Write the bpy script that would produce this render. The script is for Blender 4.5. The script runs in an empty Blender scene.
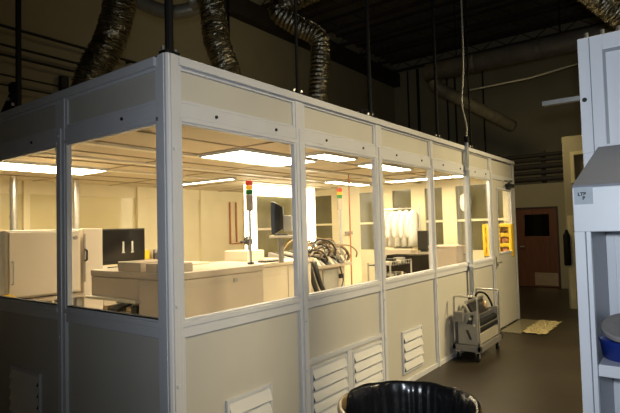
import bpy, bmesh, math, random
from mathutils import Vector, Matrix, Euler
random.seed(7)
S = bpy.context.scene
COL = S.collection
PI = math.pi

# ------------------------------------------------------------------ camera
yaw, pitch, roll, FPX = 0.6449, 0.0416, -0.0267, 505.5
EYE = Vector((-1.8323, -2.3855, 1.6253))
fw = Vector((math.cos(yaw)*math.cos(pitch), math.sin(yaw)*math.cos(pitch), math.sin(pitch)))
r0 = fw.cross(Vector((0, 0, 1))).normalized(); u0 = r0.cross(fw)
rt = math.cos(roll)*r0 + math.sin(roll)*u0
upv = -math.sin(roll)*r0 + math.cos(roll)*u0
cam = bpy.data.cameras.new('camera'); co = bpy.data.objects.new('camera', cam); COL.objects.link(co)
cam.sensor_width = 36; cam.lens = FPX/620*36; cam.clip_start = .05; cam.clip_end = 200
M = Matrix((rt, upv, -fw)).transposed().to_4x4(); M.translation = EYE
co.matrix_world = M
S.camera = co

def at(u, v, x=None, y=None, z=None, d=None):
    """Real-world point that lies in direction (u, v) at a known x, y, z plane or depth."""
    k = fw*FPX + rt*(u-310) - upv*(v-206.5)
    if x is not None: t = (x-EYE.x)/k.x
    elif y is not None: t = (y-EYE.y)/k.y
    elif z is not None: t = (z-EYE.z)/k.z
    else: t = d/FPX
    return EYE + k*t

# ------------------------------------------------------------------ materials
def mat(name, col, rough=.5, metal=0., var=.06, scale=8., bump=0., bscale=60., coat=0., spec=.5, emit=None, estr=0., stretch=None):
    m = bpy.data.materials.new(name); m.use_nodes = True
    nt = m.node_tree; b = nt.nodes['Principled BSDF']
    b.inputs['Roughness'].default_value = rough; b.inputs['Metallic'].default_value = metal
    b.inputs['Specular IOR Level'].default_value = spec
    if coat: b.inputs['Coat Weight'].default_value = coat
    tc = nt.nodes.new('ShaderNodeTexCoord')
    src = tc.outputs['Object']
    if stretch:
        mp = nt.nodes.new('ShaderNodeMapping'); mp.inputs['Scale'].default_value = stretch
        nt.links.new(src, mp.inputs['Vector']); src = mp.outputs['Vector']
    n = nt.nodes.new('ShaderNodeTexNoise'); n.inputs['Scale'].default_value = scale; n.inputs['Detail'].default_value = 4
    nt.links.new(src, n.inputs['Vector'])
    r = nt.nodes.new('ShaderNodeValToRGB')
    r.color_ramp.elements[0].position = .3; r.color_ramp.elements[1].position = .7
    r.color_ramp.elements[0].color = tuple(max(0, c*(1-var)) for c in col)+(1,)
    r.color_ramp.elements[1].color = tuple(min(1, c*(1+var)) for c in col)+(1,)
    nt.links.new(n.outputs['Fac'], r.inputs['Fac']); nt.links.new(r.outputs['Color'], b.inputs['Base Color'])
    if bump:
        n2 = nt.nodes.new('ShaderNodeTexNoise'); n2.inputs['Scale'].default_value = bscale; n2.inputs['Detail'].default_value = 3
        nt.links.new(src, n2.inputs['Vector'])
        bp = nt.nodes.new('ShaderNodeBump'); bp.inputs['Strength'].default_value = bump; bp.inputs['Distance'].default_value = .02
        nt.links.new(n2.outputs['Fac'], bp.inputs['Height']); nt.links.new(bp.outputs['Normal'], b.inputs['Normal'])
    if emit:
        b.inputs['Emission Color'].default_value = emit+(1,); b.inputs['Emission Strength'].default_value = estr
    return m

def glass_mat(name, tint=(.97, .98, .97), refl=1.):
    m = bpy.data.materials.new(name); m.use_nodes = True
    nt = m.node_tree; nt.nodes.clear()
    o = nt.nodes.new('ShaderNodeOutputMaterial'); mx = nt.nodes.new('ShaderNodeMixShader')
    t = nt.nodes.new('ShaderNodeBsdfTransparent'); t.inputs['Color'].default_value = tint+(1,)
    g = nt.nodes.new('ShaderNodeBsdfGlossy'); g.inputs['Roughness'].default_value = .02
    fr = nt.nodes.new('ShaderNodeFresnel'); fr.inputs['IOR'].default_value = 1.45
    mu = nt.nodes.new('ShaderNodeMath'); mu.operation = 'MULTIPLY'; mu.inputs[1].default_value = refl
    ge = nt.nodes.new('ShaderNodeNewGeometry'); ma = nt.nodes.new('ShaderNodeMath'); ma.operation = 'MULTIPLY_ADD'
    ma.inputs[1].default_value = 1/1.45-1.45; ma.inputs[2].default_value = 1.45
    nt.links.new(ge.outputs['Backfacing'], ma.inputs[0]); nt.links.new(ma.outputs[0], fr.inputs['IOR'])
    nt.links.new(fr.outputs[0], mu.inputs[0]); nt.links.new(mu.outputs[0], mx.inputs['Fac'])
    nt.links.new(t.outputs[0], mx.inputs[1]); nt.links.new(g.outputs[0], mx.inputs[2]); nt.links.new(mx.outputs[0], o.inputs['Surface'])
    return m

WARM = (1., .78, .45)
mt = {}
mt['frame'] = mat('white_enamel_aluminium', (.60, .60, .61), .35, 0, .03, 5)
mt['panel'] = mat('cream_wall_panel', (.53, .505, .44), .5, 0, .04, 2)
mt['bolt'] = mat('dark_bolt', (.03, .03, .03), .4, .6)
mt['glass'] = glass_mat('window_glass')
mt['louver'] = mat('white_louver', (.68, .67, .64), .4, 0, .03)
mt['dark'] = mat('dark_void', (.03, .028, .025), .8)
mt['floor'] = mat('dark_brown_concrete', (.034, .026, .016), .40, 0, .25, 1.6, .06, 20)
mt['cfloor'] = mat('cream_vinyl_floor', (.66, .60, .48), .3, 0, .05)
mt['tile'] = mat('ceiling_tile', (.58, .49, .35), .7, 0, .05, 3, .1, 90)
mt['tee'] = mat('ceiling_tee', (.36, .29, .19), .4, 0, .05)
mt['teew'] = mat('ceiling_tee_white', (.75, .70, .58), .4, 0, .05)
mt['iwall'] = mat('inner_cream_wall', (.82, .73, .50), .5, 0, .04, 3)
mt['ipanel'] = mat('inner_glossy_panel', (.70, .61, .36), .12, 0, .06, 1.5)
mt['lamp'] = mat('fluorescent_diffuser', (.9, .9, .85), .5, 0, .0, emit=(1., .83, .55), estr=36)
mt['bar'] = mat('glowing_white_frame', (.9, .9, .85), .5, 0, .0, emit=(1., .86, .60), estr=7)  # emission put into the frame material so the white frame glows
mt['mach'] = mat('machine_beige_white', (.60, .51, .39), .4, 0, .03, 3)
mt['cab'] = mat('cabinet_cream_white', (.72, .63, .51), .4, 0, .03, 3)
mt['dkwood'] = mat('dark_brown_laminate', (.018, .014, .010), .8, 0, .1, spec=.1)
mt['mach2'] = mat('machine_light_grey', (.48, .395, .31), .45, 0, .04, 4)
mt['mgrey'] = mat('machine_mid_grey', (.30, .28, .25), .5, 0, .08, 9)
mt['black'] = mat('black_plastic', (.018, .017, .016), .35, 0, .1)
mt['screen'] = mat('black_screen', (.02, .018, .017), .12, 0, .1)
mt['mark'] = mat('white_screen_mark', (.75, .72, .65), .5)
mt['steel'] = mat('brushed_steel', (.62, .60, .56), .3, .9, .08, 20)
mt['red'] = mat('red_lens', (.55, .04, .02), .25, emit=(1., .10, .03), estr=.25)
mt['amber'] = mat('amber_lens', (.80, .42, .03), .25, emit=(1., .5, .05), estr=.5)
mt['green'] = mat('green_lens', (.05, .25, .06), .25)
mt['redpipe'] = mat('red_brown_pipe', (.50, .19, .08), .4)
mt['suit'] = mat('white_smock_cloth', (.85, .82, .74), .85, 0, .04, 12, .3, 40)
mt['yellow'] = mat('yellow_plastic', (.85, .55, .03), .35, 0, .06)
mt['wwall'] = mat('warehouse_beige_wall', (.40, .345, .21), .75, 0, .06, 1.2, .05, 30)
mt['roof'] = mat('dark_roof_deck', (.17, .145, .10), .8, 0, .2, 1)
mt['beam'] = mat('dark_brown_steel', (.05, .04, .032), .6, .2, .2, 3)
mt['rod'] = mat('black_iron_rod', (.008, .008, .008), .75, 0, spec=.15)
mt['foil'] = mat('crinkled_foil', (.24, .22, .16), .3, 1., .3, 14, .5, 45)
mt['galv'] = mat('galvanised_duct', (.24, .215, .15), .45, .35, .2, 6, .15, 20)
mt['duct'] = mat('dull_dark_duct', (.22, .20, .16), .5, .2, .2, 4)
mt['wpipe'] = mat('dark_wall_pipe', (.012, .011, .009), .6, 0, .1)
mt['door'] = mat('brown_wood_door', (.17, .062, .024), .4, 0, .2, 4, stretch=(8, 8, .6))
mt['doorframe'] = mat('dark_brown_frame', (.05, .028, .016), .5)
mt['kick'] = mat('brass_kick_plate', (.60, .42, .24), .4, .6, .08)
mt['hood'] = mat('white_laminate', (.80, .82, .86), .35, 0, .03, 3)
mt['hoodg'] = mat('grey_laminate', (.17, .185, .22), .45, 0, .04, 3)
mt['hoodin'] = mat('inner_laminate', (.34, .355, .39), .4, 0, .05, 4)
mt['tag'] = mat('grey_tag', (.42, .47, .51), .45, 0, .05, 30)
mt['ink'] = mat('black_ink', (.01, .01, .012), .6)
mt['blue'] = mat('blue_plastic', (.012, .035, .24), .35, 0, .1)
mt['gdisc'] = mat('grey_foam_disc', (.33, .30, .28), .8, 0, .1, 20)
mt['bag'] = mat('black_bin_liner', (.006, .006, .007), .24, 0, .1, 10, .08, 30)
mt['can'] = mat('brown_plastic_can', (.20, .125, .045), .25, 0, .15, 6)
mt['cartg'] = mat('cart_grey_steel', (.22, .21, .195), .42, .3, .08, 8)
mt['cartw'] = mat('cart_cream_plate', (.34, .31, .25), .5, 0, .1, 6)
mt['rubber'] = mat('black_rubber', (.008, .008, .008), .8, spec=.2)
mt['mat'] = mat('sticky_mat_film', (.24, .215, .135), .25, 0, .06, 6)
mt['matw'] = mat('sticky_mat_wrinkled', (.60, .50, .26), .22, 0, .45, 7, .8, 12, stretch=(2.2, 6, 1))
mt['cond'] = mat('grey_conduit', (.42, .45, .47), .35, .5, .1, 6)
mt['cord'] = mat('pale_cord', (.42, .40, .32), .5)
mt['cream'] = mat('cream_painted_trim', (.70, .60, .32), .5, 0, .06)
mt['brown'] = mat('brown_cardboard', (.30, .19, .09), .8)
mt['reflpane'] = mat('reflection_tinted_pane', (.15, .135, .075), .15, 0, .15, 3)  # reflected light put into the colour of an opaque pane
mt['pane'] = glass_mat('office_glass', (.55, .55, .5))
mt['dpane'] = mat('dim_window_pane', (.16, .13, .09), .1)

# ------------------------------------------------------------------ mesh helpers
def MB(): return bmesh.new()
def box(bm, x0, x1, y0, y1, z0, z1):
    vs = [bm.verts.new((x, y, z)) for x in (x0, x1) for y in (y0, y1) for z in (z0, z1)]
    for f in ((0, 1, 3, 2), (4, 6, 7, 5), (0, 4, 5, 1), (2, 3, 7, 6), (0, 2, 6, 4), (1, 5, 7, 3)):
        bm.faces.new([vs[i] for i in f])
    return bm
def hexa(bm, pts):
    """8 corners: bottom ring of four then top ring of four."""
    v = [bm.verts.new(p) for p in pts]
    for f in ((3, 2, 1, 0), (4, 5, 6, 7), (0, 1, 5, 4), (1, 2, 6, 5), (2, 3, 7, 6), (3, 0, 4, 7)):
        bm.faces.new([v[i] for i in f])
    return bm
def tube(bm, pts, rad, n=10, cap=True):
    pts = [Vector(p) for p in pts]; rings = []
    if not hasattr(rad, '__len__'): rad = [rad]*len(pts)
    ref = None
    for i, p in enumerate(pts):
        t = (pts[min(i+1, len(pts)-1)]-pts[max(i-1, 0)]).normalized()
        if ref is None:
            ref = t.cross(Vector((0, 0, 1)))
            if ref.length < 1e-3: ref = t.cross(Vector((1, 0, 0)))
        ref = (ref - t*ref.dot(t)).normalized(); b = t.cross(ref)
        rings.append([bm.verts.new(p+(ref*math.cos(2*PI*k/n)+b*math.sin(2*PI*k/n))*rad[i]) for k in range(n)])
    for a, b in zip(rings, rings[1:]):
        for k in range(n): bm.faces.new((a[k], a[(k+1) % n], b[(k+1) % n], b[k]))
    if cap:
        bm.faces.new(list(reversed(rings[0]))); bm.faces.new(rings[-1])
    return bm
def smooth_path(pts, per=8):
    pts = [Vector(p) for p in pts]; out = []
    P = [pts[0]*2-pts[1]]+pts+[pts[-1]*2-pts[-2]]
    for i in range(1, len(P)-2):
        a, b, c, d = P[i-1:i+3]
        for k in range(per):
            t = k/per
            out.append(.5*((2*b)+(c-a)*t+(2*a-5*b+4*c-d)*t*t+(3*b-a-3*c+d)*t**3))
    out.append(pts[-1]); return out
def lathe(bm, c, prof, n=32, cap=True, wob=None):
    rings = []
    for i, (r, z) in enumerate(prof):
        rings.append([bm.verts.new((c[0]+(r+(wob(k, i) if wob else 0))*math.cos(2*PI*k/n), c[1]+(r+(wob(k, i) if wob else 0))*math.sin(2*PI*k/n), c[2]+z)) for k in range(n)])
    for a, b in zip(rings, rings[1:]):
        for k in range(n): bm.faces.new((a[k], a[(k+1) % n], b[(k+1) % n], b[k]))
    if cap:
        bm.faces.new(list(reversed(rings[0]))); bm.faces.new(rings[-1])
    return bm
def obj(name, bm, m, parent=None, bev=0., smooth=False):
    me = bpy.data.meshes.new(name)
    off = Vector((0, 0, 0)); p = parent
    while p is not None: off += p.location; p = p.parent
    bmesh.ops.recalc_face_normals(bm, faces=bm.faces)
    if parent is None:
        xs = [v.co for v in bm.verts]
        off = Vector(((min(v.x for v in xs)+max(v.x for v in xs))/2, (min(v.y for v in xs)+max(v.y for v in xs))/2, min(v.z for v in xs)))
    bmesh.ops.translate(bm, verts=bm.verts, vec=-off)
    if smooth:
        for f in bm.faces: f.smooth = True
    bm.to_mesh(me); bm.free(); me.materials.append(mt[m])
    o = bpy.data.objects.new(name, me); COL.objects.link(o)
    if parent is None: o.location = off
    else: o.parent = parent
    if bev:
        b = o.modifiers.new('bevel', 'BEVEL'); b.width = bev; b.segments = 2; b.limit_method = 'ANGLE'
    return o
def tag(o, label, cat, group=None, kind=None):
    o['label'] = label; o['category'] = cat
    if group: o['group'] = group
    if kind: o['kind'] = kind
    return o
def thing(name, label, cat, loc, group=None, kind=None):
    o = bpy.data.objects.new(name, None); COL.objects.link(o); o.location = loc; o.empty_display_size = .1
    return tag(o, label, cat, group, kind)
def B(*a): return box(MB(), *a)
def struct(name, bm, m, label, cat, bev=0.): return tag(obj(name, bm, m, None, bev), label, cat, kind='structure')

# ------------------------------------------------------------------ warehouse shell
struct('floor', B(-9, 15, -9, 6.2, -.1, 0), 'floor', 'dark brown polished concrete floor of the warehouse', 'floor')
struct('wall_back', B(-9, 14.6, 5.9, 6.1, 0, 7.4), 'wwall', 'tall dim beige warehouse wall behind the white cleanroom', 'wall')
struct('wall_end', B(14.4, 14.6, -9, 5.9, 0, 7.4), 'wwall', 'far high beige warehouse wall above the office pipes', 'wall')
wo = thing('wall_office', 'beige office wall around the brown door at the far end', 'wall', (11.6, 0, 0), kind='structure')
ob = MB(); box(ob, 11.6, 11.75, 1.2, 5.9, 0, 2.56); box(ob, 11.6, 11.75, -9, .19, 0, 2.56); box(ob, 11.6, 11.75, .19, 1.2, 1.98, 2.56)
obj('office_wall_panel', ob, 'wwall', wo)
struct('ceiling', B(-9, 15, -9, 6.2, 7.4, 7.55), 'roof', 'dark warehouse roof deck high overhead', 'ceiling')
beam = MB(); box(beam, -2, 14.4, 5.66, 5.9, 6.55, 7.0)
struct('trim_1', beam, 'beam', 'dark steel beam running along the top of the beige back wall', 'beam')
for i in range(9):
    x = 5.0+i*1.15
    jb = MB(); box(jb, x-.04, x+.04, -6, 5.9, 7.02, 7.10); box(jb, x-.04, x+.04, -6, 5.9, 7.34, 7.4)
    for k in range(15):
        y0 = -6+k*.79
        tube(jb, [(x, y0, 7.08), (x, y0+.395, 7.36), (x, y0+.79, 7.08)], .015, 6)
    tag(obj('roof_joist', jb, 'beam'), 'dark open-web joist under the warehouse roof, %s along the back wall' % ['first', 'second', 'third', 'fourth', 'fifth', 'sixth', 'seventh', 'eighth', 'last'][i], 'joist', 'roof joists', 'structure')

# ------------------------------------------------------------------ cleanroom
H = 2.655
def bolts(bm, pts, axis):
    for p in pts:
        p = Vector(p); a = Vector((0, -1, 0)) if axis == 'y' else Vector((-1, 0, 0))
        tube(bm, [p, p+a*.008], .011, 8)

def wall_front():
    w = thing('wall_front', 'long white panelled cleanroom wall with windows receding from the corner post', 'wall', (3.5, .03, 0), kind='structure')
    posts = [(1.22, .048), (2.45, .054), (3.70, .036), (4.88, .048), (5.86, .048)]
    for x, hw in posts:
        b = MB(); box(b, x-hw, x+hw, -.014, .036, 0, 2.60); box(b, x-.018, x+.018, -.024, -.014, .0, 2.385)
        bolts(b, [(x, -.024, .55), (x, -.024, .92)], 'y')
        obj('post', b, 'frame', w, .004)
    b = MB(); box(b, 7.03, 7.12, -.014, .036, 0, H); obj('post', b, 'frame', w, .004)
    for i, (a, c) in enumerate(((.06, 1.172), (1.268, 2.396), (2.504, 3.664), (3.736, 4.832), (4.928, 5.812))):
        b = MB()
        box(b, a, c, .008, .03, .05, 1.005)
        obj('lower_panel', b, 'panel', w)
        b = MB(); box(b, a, c, .008, .03, 2.385, 2.60); obj('header_panel', b, 'panel', w)
        b = MB(); box(b, a, a+.025, -.006, .008, 2.385, 2.60); box(b, c-.025, c, -.006, .008, 2.385, 2.60)
        box(b, a+.025, c-.025, -.006, .008, 2.385, 2.405); box(b, a+.025, c-.025, -.006, .008, 2.58, 2.60)
        obj('header_trim', b, 'frame', w, .003)
        b = MB(); box(b, a, c, -.010, .034, 1.005, 1.066); box(b, a, c, -.018, .034, 1.066, 1.10)
        obj('sill_rail', b, 'frame', w, .004)
        b = MB(); box(b, a, c, -.010, .034, 2.30, 2.385); box(b, a, c, -.016, .034, 2.27, 2.30)
        obj('header_rail', b, 'frame', w, .004)
        b = MB(); bolts(b, [(a+(c-a)*.27, -.011, 2.34), (a+(c-a)*.79, -.011, 2.34)], 'y'); obj('bolt', b, 'bolt', w)
        obj('base_rail', B(a, c, -.012, .034, 0, .05), 'frame', w, .003)
    # door header
    b = MB(); box(b, 5.908, 7.03, .008, .03, 2.36, 2.60); obj('header_panel', b, 'panel', w)
    obj('header_rail', B(5.908, 7.03, -.012, .034, 2.29, 2.36), 'frame', w, .004)
    obj('top_cap', B(.06, 7.12, -.03, .09, 2.60, H), 'frame', w, .004)
    obj('dark_strip', B(.0, 7.12, .0, .08, H, H+.012), 'dark', w)
    return w
wf = wall_front()

def wall_left():
    w = thing('wall_left', 'shadowed left cleanroom wall running back from the corner post', 'wall', (.03, 2.6, 0), kind='structure')
    ys = [1.22, 2.44, 3.66, 4.88]
    for y in ys:
        b = MB(); box(b, -.014, .036, y-.055, y+.055, 0, 2.60); box(b, -.026, -.014, y-.022, y+.022, 0, 2.385)
        bolts(b, [(-.026, y, .9), (-.026, y, 2.33)], 'x')
        obj('post', b, 'frame', w, .004)
    obj('post', B(-.014, .07, 5.30, 5.40, 0, H), 'frame', w, .004)
    for a, c in ((.06, 1.165), (1.275, 2.385), (2.495, 3.605), (3.715, 4.825), (4.935, 5.30)):
        obj('lower_panel', B(.008, .03, a, c, .05, 1.005), 'panel', w)
        obj('header_panel', B(.008, .03, a, c, 2.385, 2.60), 'panel', w)
        b = MB(); box(b, -.006, .008, a, a+.03, 2.385, 2.60); box(b, -.006, .008, c-.03, c, 2.385, 2.60)
        box(b, -.006, .008, a+.03, c-.03, 2.385, 2.405); box(b, -.006, .008, a+.03, c-.03, 2.58, 2.60)
        obj('header_trim', b, 'frame', w, .003)
        b = MB(); box(b, -.010, .034, a, c, 1.005, 1.066); box(b, -.018, .034, a, c, 1.066, 1.10); obj('sill_rail', b, 'frame', w, .004)
        b = MB(); box(b, -.010, .034, a, c, 2.30, 2.385); box(b, -.016, .034, a, c, 2.27, 2.30); obj('header_rail', b, 'frame', w, .004)
        b = MB(); bolts(b, [(-.011, a+(c-a)*.35, 2.34)], 'x'); obj('bolt', b, 'bolt', w)
        obj('base_rail', B(-.012, .034, a, c, 0, .05), 'frame', w, .003)
    obj('top_cap', B(-.03, .09, .09, 5.40, 2.60, H), 'frame', w, .004)
    obj('dark_strip', B(.0, .08, .08, 5.40, H, H+.012), 'dark', w)
wall_left()
# corner post
b = MB()
prof = [(-.030, -.018), (-.018, -.030), (.058, -.030), (.058, .058), (-.030, .058)]
lo = [b.verts.new((x, y, 0)) for x, y in prof]; hi = [b.verts.new((x, y, H)) for x, y in prof]
b.faces.new(list(reversed(lo))); b.faces.new(hi)
for k in range(5): b.faces.new((lo[k], lo[(k+1) % 5], hi[(k+1) % 5], hi[k]))
box(b, -.006, .030, -.036, -.030, 0, H-.001); box(b, -.036, -.030, -.006, .030, 0, H-.001)
box(b, .060, .085, -.016, .008, 0, H-.002); box(b, -.016, .008, .060, .10, 0, H-.002)
bolts(b, [(.012, -.036, .75), (.012, -.036, 1.2), (.012, -.036, 2.1)], 'y')
struct('trim_2', b, 'frame', 'white rounded corner post where the two cleanroom walls meet', 'post', .003)

def window(n, face, a, c, label):
    e = .020
    w = thing('window_%d' % n, label, 'window', ((a+c)/2, .03, 1.10) if face == 'f' else (.03, (a+c)/2, 1.10), kind='structure')
    fr = MB()
    for (p, q, z0, z1) in ((a, a+e, 1.10, 2.27), (c-e, c, 1.10, 2.27), (a+e, c-e, 1.10, 1.112), (a+e, c-e, 2.258, 2.27)):
        if face == 'f': box(fr, p, q, -.008, .032, z0, z1)
        else: box(fr, -.008, .032, p, q, z0, z1)
    obj('window_frame', fr, 'frame', w, .003)
    g = MB()
    if face == 'f': box(g, a+e, c-e, .020, .025, 1.112, 2.258)
    else: box(g, .020, .025, a+e, c-e, 1.112, 2.258)
    obj('pane', g, 'glass', w)
    if face == 'l': obj('dark_strip', B(-.0075, .019, a+e, c-e, 1.112, 1.122), 'dark', w)  # dark strip in place of shade along the left sills
for i, (a, c, l) in enumerate(((.070, 1.172, 'large front window nearest the corner post'), (1.268, 2.396, 'front window showing the cable-covered machine'), (2.504, 3.664, 'front window showing the hanging white smocks'), (3.736, 4.832, 'front window just before the grey conduit'), (4.928, 5.812, 'narrow front window between conduit and cleanroom door'))):
    window(i+1, 'f', a, c, l)
for i, (a, c, l) in enumerate(((.08, 1.165, 'left wall window nearest the corner post'), (1.275, 2.385, 'second left wall window, in front of the big cream cabinet'), (2.495, 3.605, 'third left wall window back from the corner post'), (3.715, 4.825, 'fourth left wall window back from the corner post'))):
    window(i+6, 'l', a, c, l)

# cleanroom door
d = thing('door_1', 'white cleanroom door with a tall glass pane at the end of the front wall', 'door', (6.47, .03, 0), kind='structure')
b = MB()
x0, x1, za, zb = 5.912, 7.026, .02, 2.285
gx0, gx1, gz0, gz1 = 6.14, 6.86, 1.16, 2.14
for (p, q, z0, z1) in ((x0, gx0, za, zb), (gx1, x1, za, zb), (gx0, gx1, za, gz0), (gx0, gx1, gz1, zb)): box(b, p, q, -.006, .04, z0, z1)
obj('door_leaf', b, 'panel', d, .003)
b = MB()
for (p, q, z0, z1) in ((gx0-.03, gx0, gz0-.03, gz1+.03), (gx1, gx1+.03, gz0-.03, gz1+.03), (gx0, gx1, gz0-.03, gz0), (gx0, gx1, gz1, gz1+.03)): box(b, p, q, -.016, -.006, z0, z1)
obj('glazing_trim', b, 'frame', d, .003)
obj('pane', B(gx0, gx1, .012, .018, gz0, gz1), 'glass', d)
b = MB(); box(b, 6.60, 6.90, -.07, -.016, 2.19, 2.25); tube(b, [(6.66, -.05, 2.25), (6.66, -.05, 2.27)], .02, 10); tube(b, [(6.66, -.05, 2.27), (6.45, -.16, 2.275), (6.52, -.02, 2.29)], .009, 8)
obj('door_closer', b, 'bolt', d)
b = MB(); tube(b, [(5.97, -.006, 1.02), (5.97, -.05, 1.02), (6.09, -.05, 1.02)], .011, 8); box(b, 5.945, 5.995, -.012, -.006, .93, 1.11)
obj('door_handle', b, 'steel', d)

# cleanroom end wall (x = 7.1), back wall, ceiling, floor
w = thing('wall_right', 'inner end wall of the cleanroom with dark windows and white posts', 'wall', (7.06, 2.6, 0), kind='structure')
obj('lower_panel', B(7.03, 7.09, .07, 5.3, 0, 1.12), 'iwall', w)
obj('header_panel', B(7.03, 7.09, .07, 5.3, 2.30, 2.60), 'iwall', w)
py = [(.07, .16), (.98, 1.24), (1.58, 1.86), (2.26, 2.62), (3.5, 3.7), (4.5, 4.7), (5.1, 5.3)]
for a, c in py: obj('post', B(7.02, 7.10, a, c, 1.12, 2.30), 'iwall', w)
obj('top_cap', B(7.0, 7.12, .09, 5.40, 2.60, H), 'frame', w)
for i in range(len(py)-1):
    ww = thing('window_%d' % (i+10), 'dark end-wall window of the cleanroom, number %s from the door' % ['one', 'two', 'three', 'four', 'five', 'six'][i], 'window', (7.06, (py[i][1]+py[i+1][0])/2, 1.12), kind='structure')
    a, c = py[i][1], py[i+1][0]
    obj('pane', B(7.055, 7.06, a, c, 1.12, 2.30), 'reflpane', ww)
    f = MB(); box(f, 7.025, 7.045, a, c, 1.66, 1.70); box(f, 7.025, 7.045, a, c, 1.12, 1.15); obj('window_frame', f, 'iwall', ww)

w = thing('wall_rear', 'inner back wall of the cleanroom with glossy tan panels and white posts', 'wall', (3.5, 5.35, 0), kind='structure')
obj('lower_panel', B(.07, 7.03, 5.32, 5.40, 0, 1.0), 'iwall', w)
obj('header_panel', B(.07, 7.03, 5.32, 5.40, 2.22, H), 'iwall', w)
px = [.07, .85, 1.5, 3.38, 4.80, 6.0, 6.94]
for i, x in enumerate(px): obj('post', B(x, x+.18 if i > 2 else x+.09, 5.28, 5.40, 0, 2.42), 'iwall', w, .004)
for i in range(len(px)-1):
    obj('glossy_panel', B(px[i]+(.18 if i > 2 else .09), px[i+1], 5.345, 5.40, 1.0, 2.22), 'ipanel' if i < 3 else 'iwall', w)
struct('floor', B(.06, 7.03, .06, 5.32, 0, .012), 'cfloor', 'cream vinyl floor inside the cleanroom', 'floor')
cl = thing('ceiling', 'suspended tile ceiling of the cleanroom with light troffers', 'ceiling', (3.5, 2.6, 2.4), kind='structure')
obj('ceiling_tiles', B(.07, 7.03, .07, 5.32, 2.42, 2.46), 'tile', cl)
g = MB()
k = 0; y = .43
while y < 5.3:
    box(g, .07, 7.03, y-.009, y+.009, 2.408, 2.42); y += .61
obj('cross_tee', g, 'tee', cl)
g = MB(); x = .43
while x < 7.0:
    box(g, x-.008, x+.008, .07, 5.32, 2.409, 2.42); x += 1.22
obj('main_tee', g, 'tee', cl)
g = MB()
for y in (1.70, 2.56, 3.36): box(g, .07, 7.03, y, y+.10, 2.398, 2.42)
obj('air_slot_bar', g, 'teew', cl)

# troffers
def troffer(x0, x1, y0, y1, label):
    t = thing('ceiling_light', label, 'ceiling light', ((x0+x1)/2, (y0+y1)/2, 2.39), 'cleanroom ceiling lights')
    b = MB(); e = .015
    box(b, x0, x1, y0, y0+e, 2.385, 2.419); box(b, x0, x1, y1-e, y1, 2.385, 2.419); box(b, x0, x0+e, y0+e, y1-e, 2.385, 2.419); box(b, x1-e, x1, y0+e, y1-e, 2.385, 2.419)
    obj('frame', b, 'frame', t)
    obj('diffuser', B(x0+e, x1-e, y0+e, y1-e, 2.388, 2.395), 'lamp', t)
troffer(1.66, 2.90, 1.05, 1.67, 'wide bright troffer on the ceiling in front of the red-topped stack light')
troffer(.40, 1.63, 3.30, 3.93, 'glowing ceiling troffer over the tall white cabinet, seen through the left windows')
troffer(3.5, 3.62, 3.1, 4.32, 'thin lit ceiling strip left of the booth, far back')
troffer(2.45, 3.1, .62, .90, 'small ceiling light high in the second front window')
troffer(3.62, 4.62, .66, .97, 'narrow ceiling light right of the third post')
troffer(5.98, 6.28, .36, 1.87, 'long ceiling light over the hanging smocks')
troffer(4.95, 6.1, .16, .42, 'ceiling strip close behind the front wall near the conduit')
troffer(5.2, 6.4, 2.35, 2.62, 'ceiling strip added for brightness in front of the booth')  # extra strip light added to brighten the interior

# ------------------------------------------------------------------ louvered vents (in the lower wall panels)
def vent(face, a, c, z0, z1, n, label):
    t = thing('wall_vent', label, 'vent', ((a+c)/2, 0, z0) if face == 'f' else (0, (a+c)/2, z0), 'return air vents')
    e = .022
    fr = MB()
    def bb(bm, p, q, d0, d1, s0, s1):
        if face == 'f': box(bm, p, q, d0, d1, s0, s1)
        else: box(bm, d0, d1, p, q, s0, s1)
    for (p, q, s0, s1) in ((a-e, a, z0-e, z1+e), (c, c+e, z0-e, z1+e), (a, c, z0-e, z0), (a, c, z1, z1+e)): bb(fr, p, q, -.012, .0075, s0, s1)
    obj('frame', fr, 'frame', t, .002)
    bk = MB(); bb(bk, a, c, .004, .0075, z0, z1); obj('shade_backing', bk, 'dark', t)  # dark sheet stands in for the shadow lines under the slats
    h = (z1-z0)/n
    for k in range(n):
        s = MB(); lo = z0+k*h+.016; hi = z0+(k+1)*h
        if face == 'f': hexa(s, [(a, -.030, lo), (c, -.030, lo), (c, -.026, lo), (a, -.026, lo), (a, -.002, hi), (c, -.002, hi), (c, .003, hi), (a, .003, hi)])
        else: hexa(s, [(-.030, a, lo), (-.030, c, lo), (-.026, c, lo), (-.026, a, lo), (-.002, a, hi), (-.002, c, hi), (.003, c, hi), (.003, a, hi)])
        obj('slat', s, 'louver', t)
vent('f', .43, .815, .14, .53, 4, 'louvered return vent low on the panel right of the corner post')
vent('f', 1.31, 1.77, .10, .53, 5, 'wide louvered vent behind the black bag can, left of a pair')
vent('f', 1.905, 2.37, .10, .525, 5, 'louvered vent behind the black bag can, right of a pair')
vent('f', 2.845, 3.265, .14, .52, 4, 'louvered vent between the can and the cart')
vent('l', 1.58, 2.03, .14, .56, 5, 'dark louvered vent low on the left wall')
obj('vent_rail', B(1.268, 2.396, -.012, .008, .575, .612), 'frame', wf, .003)
obj('vent_rail', B(1.80, 1.875, -.012, .008, .05, .575), 'frame', wf, .003)

# ------------------------------------------------------------------ cleanroom equipment
F0 = .012
def legs(bm, x0, x1, y0, y1, z0, z1, s=.05):
    for x in (x0, x1-s):
        for y in (y0, y1-s): box(bm, x, x+s, y, y+s, z0, z1)

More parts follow.
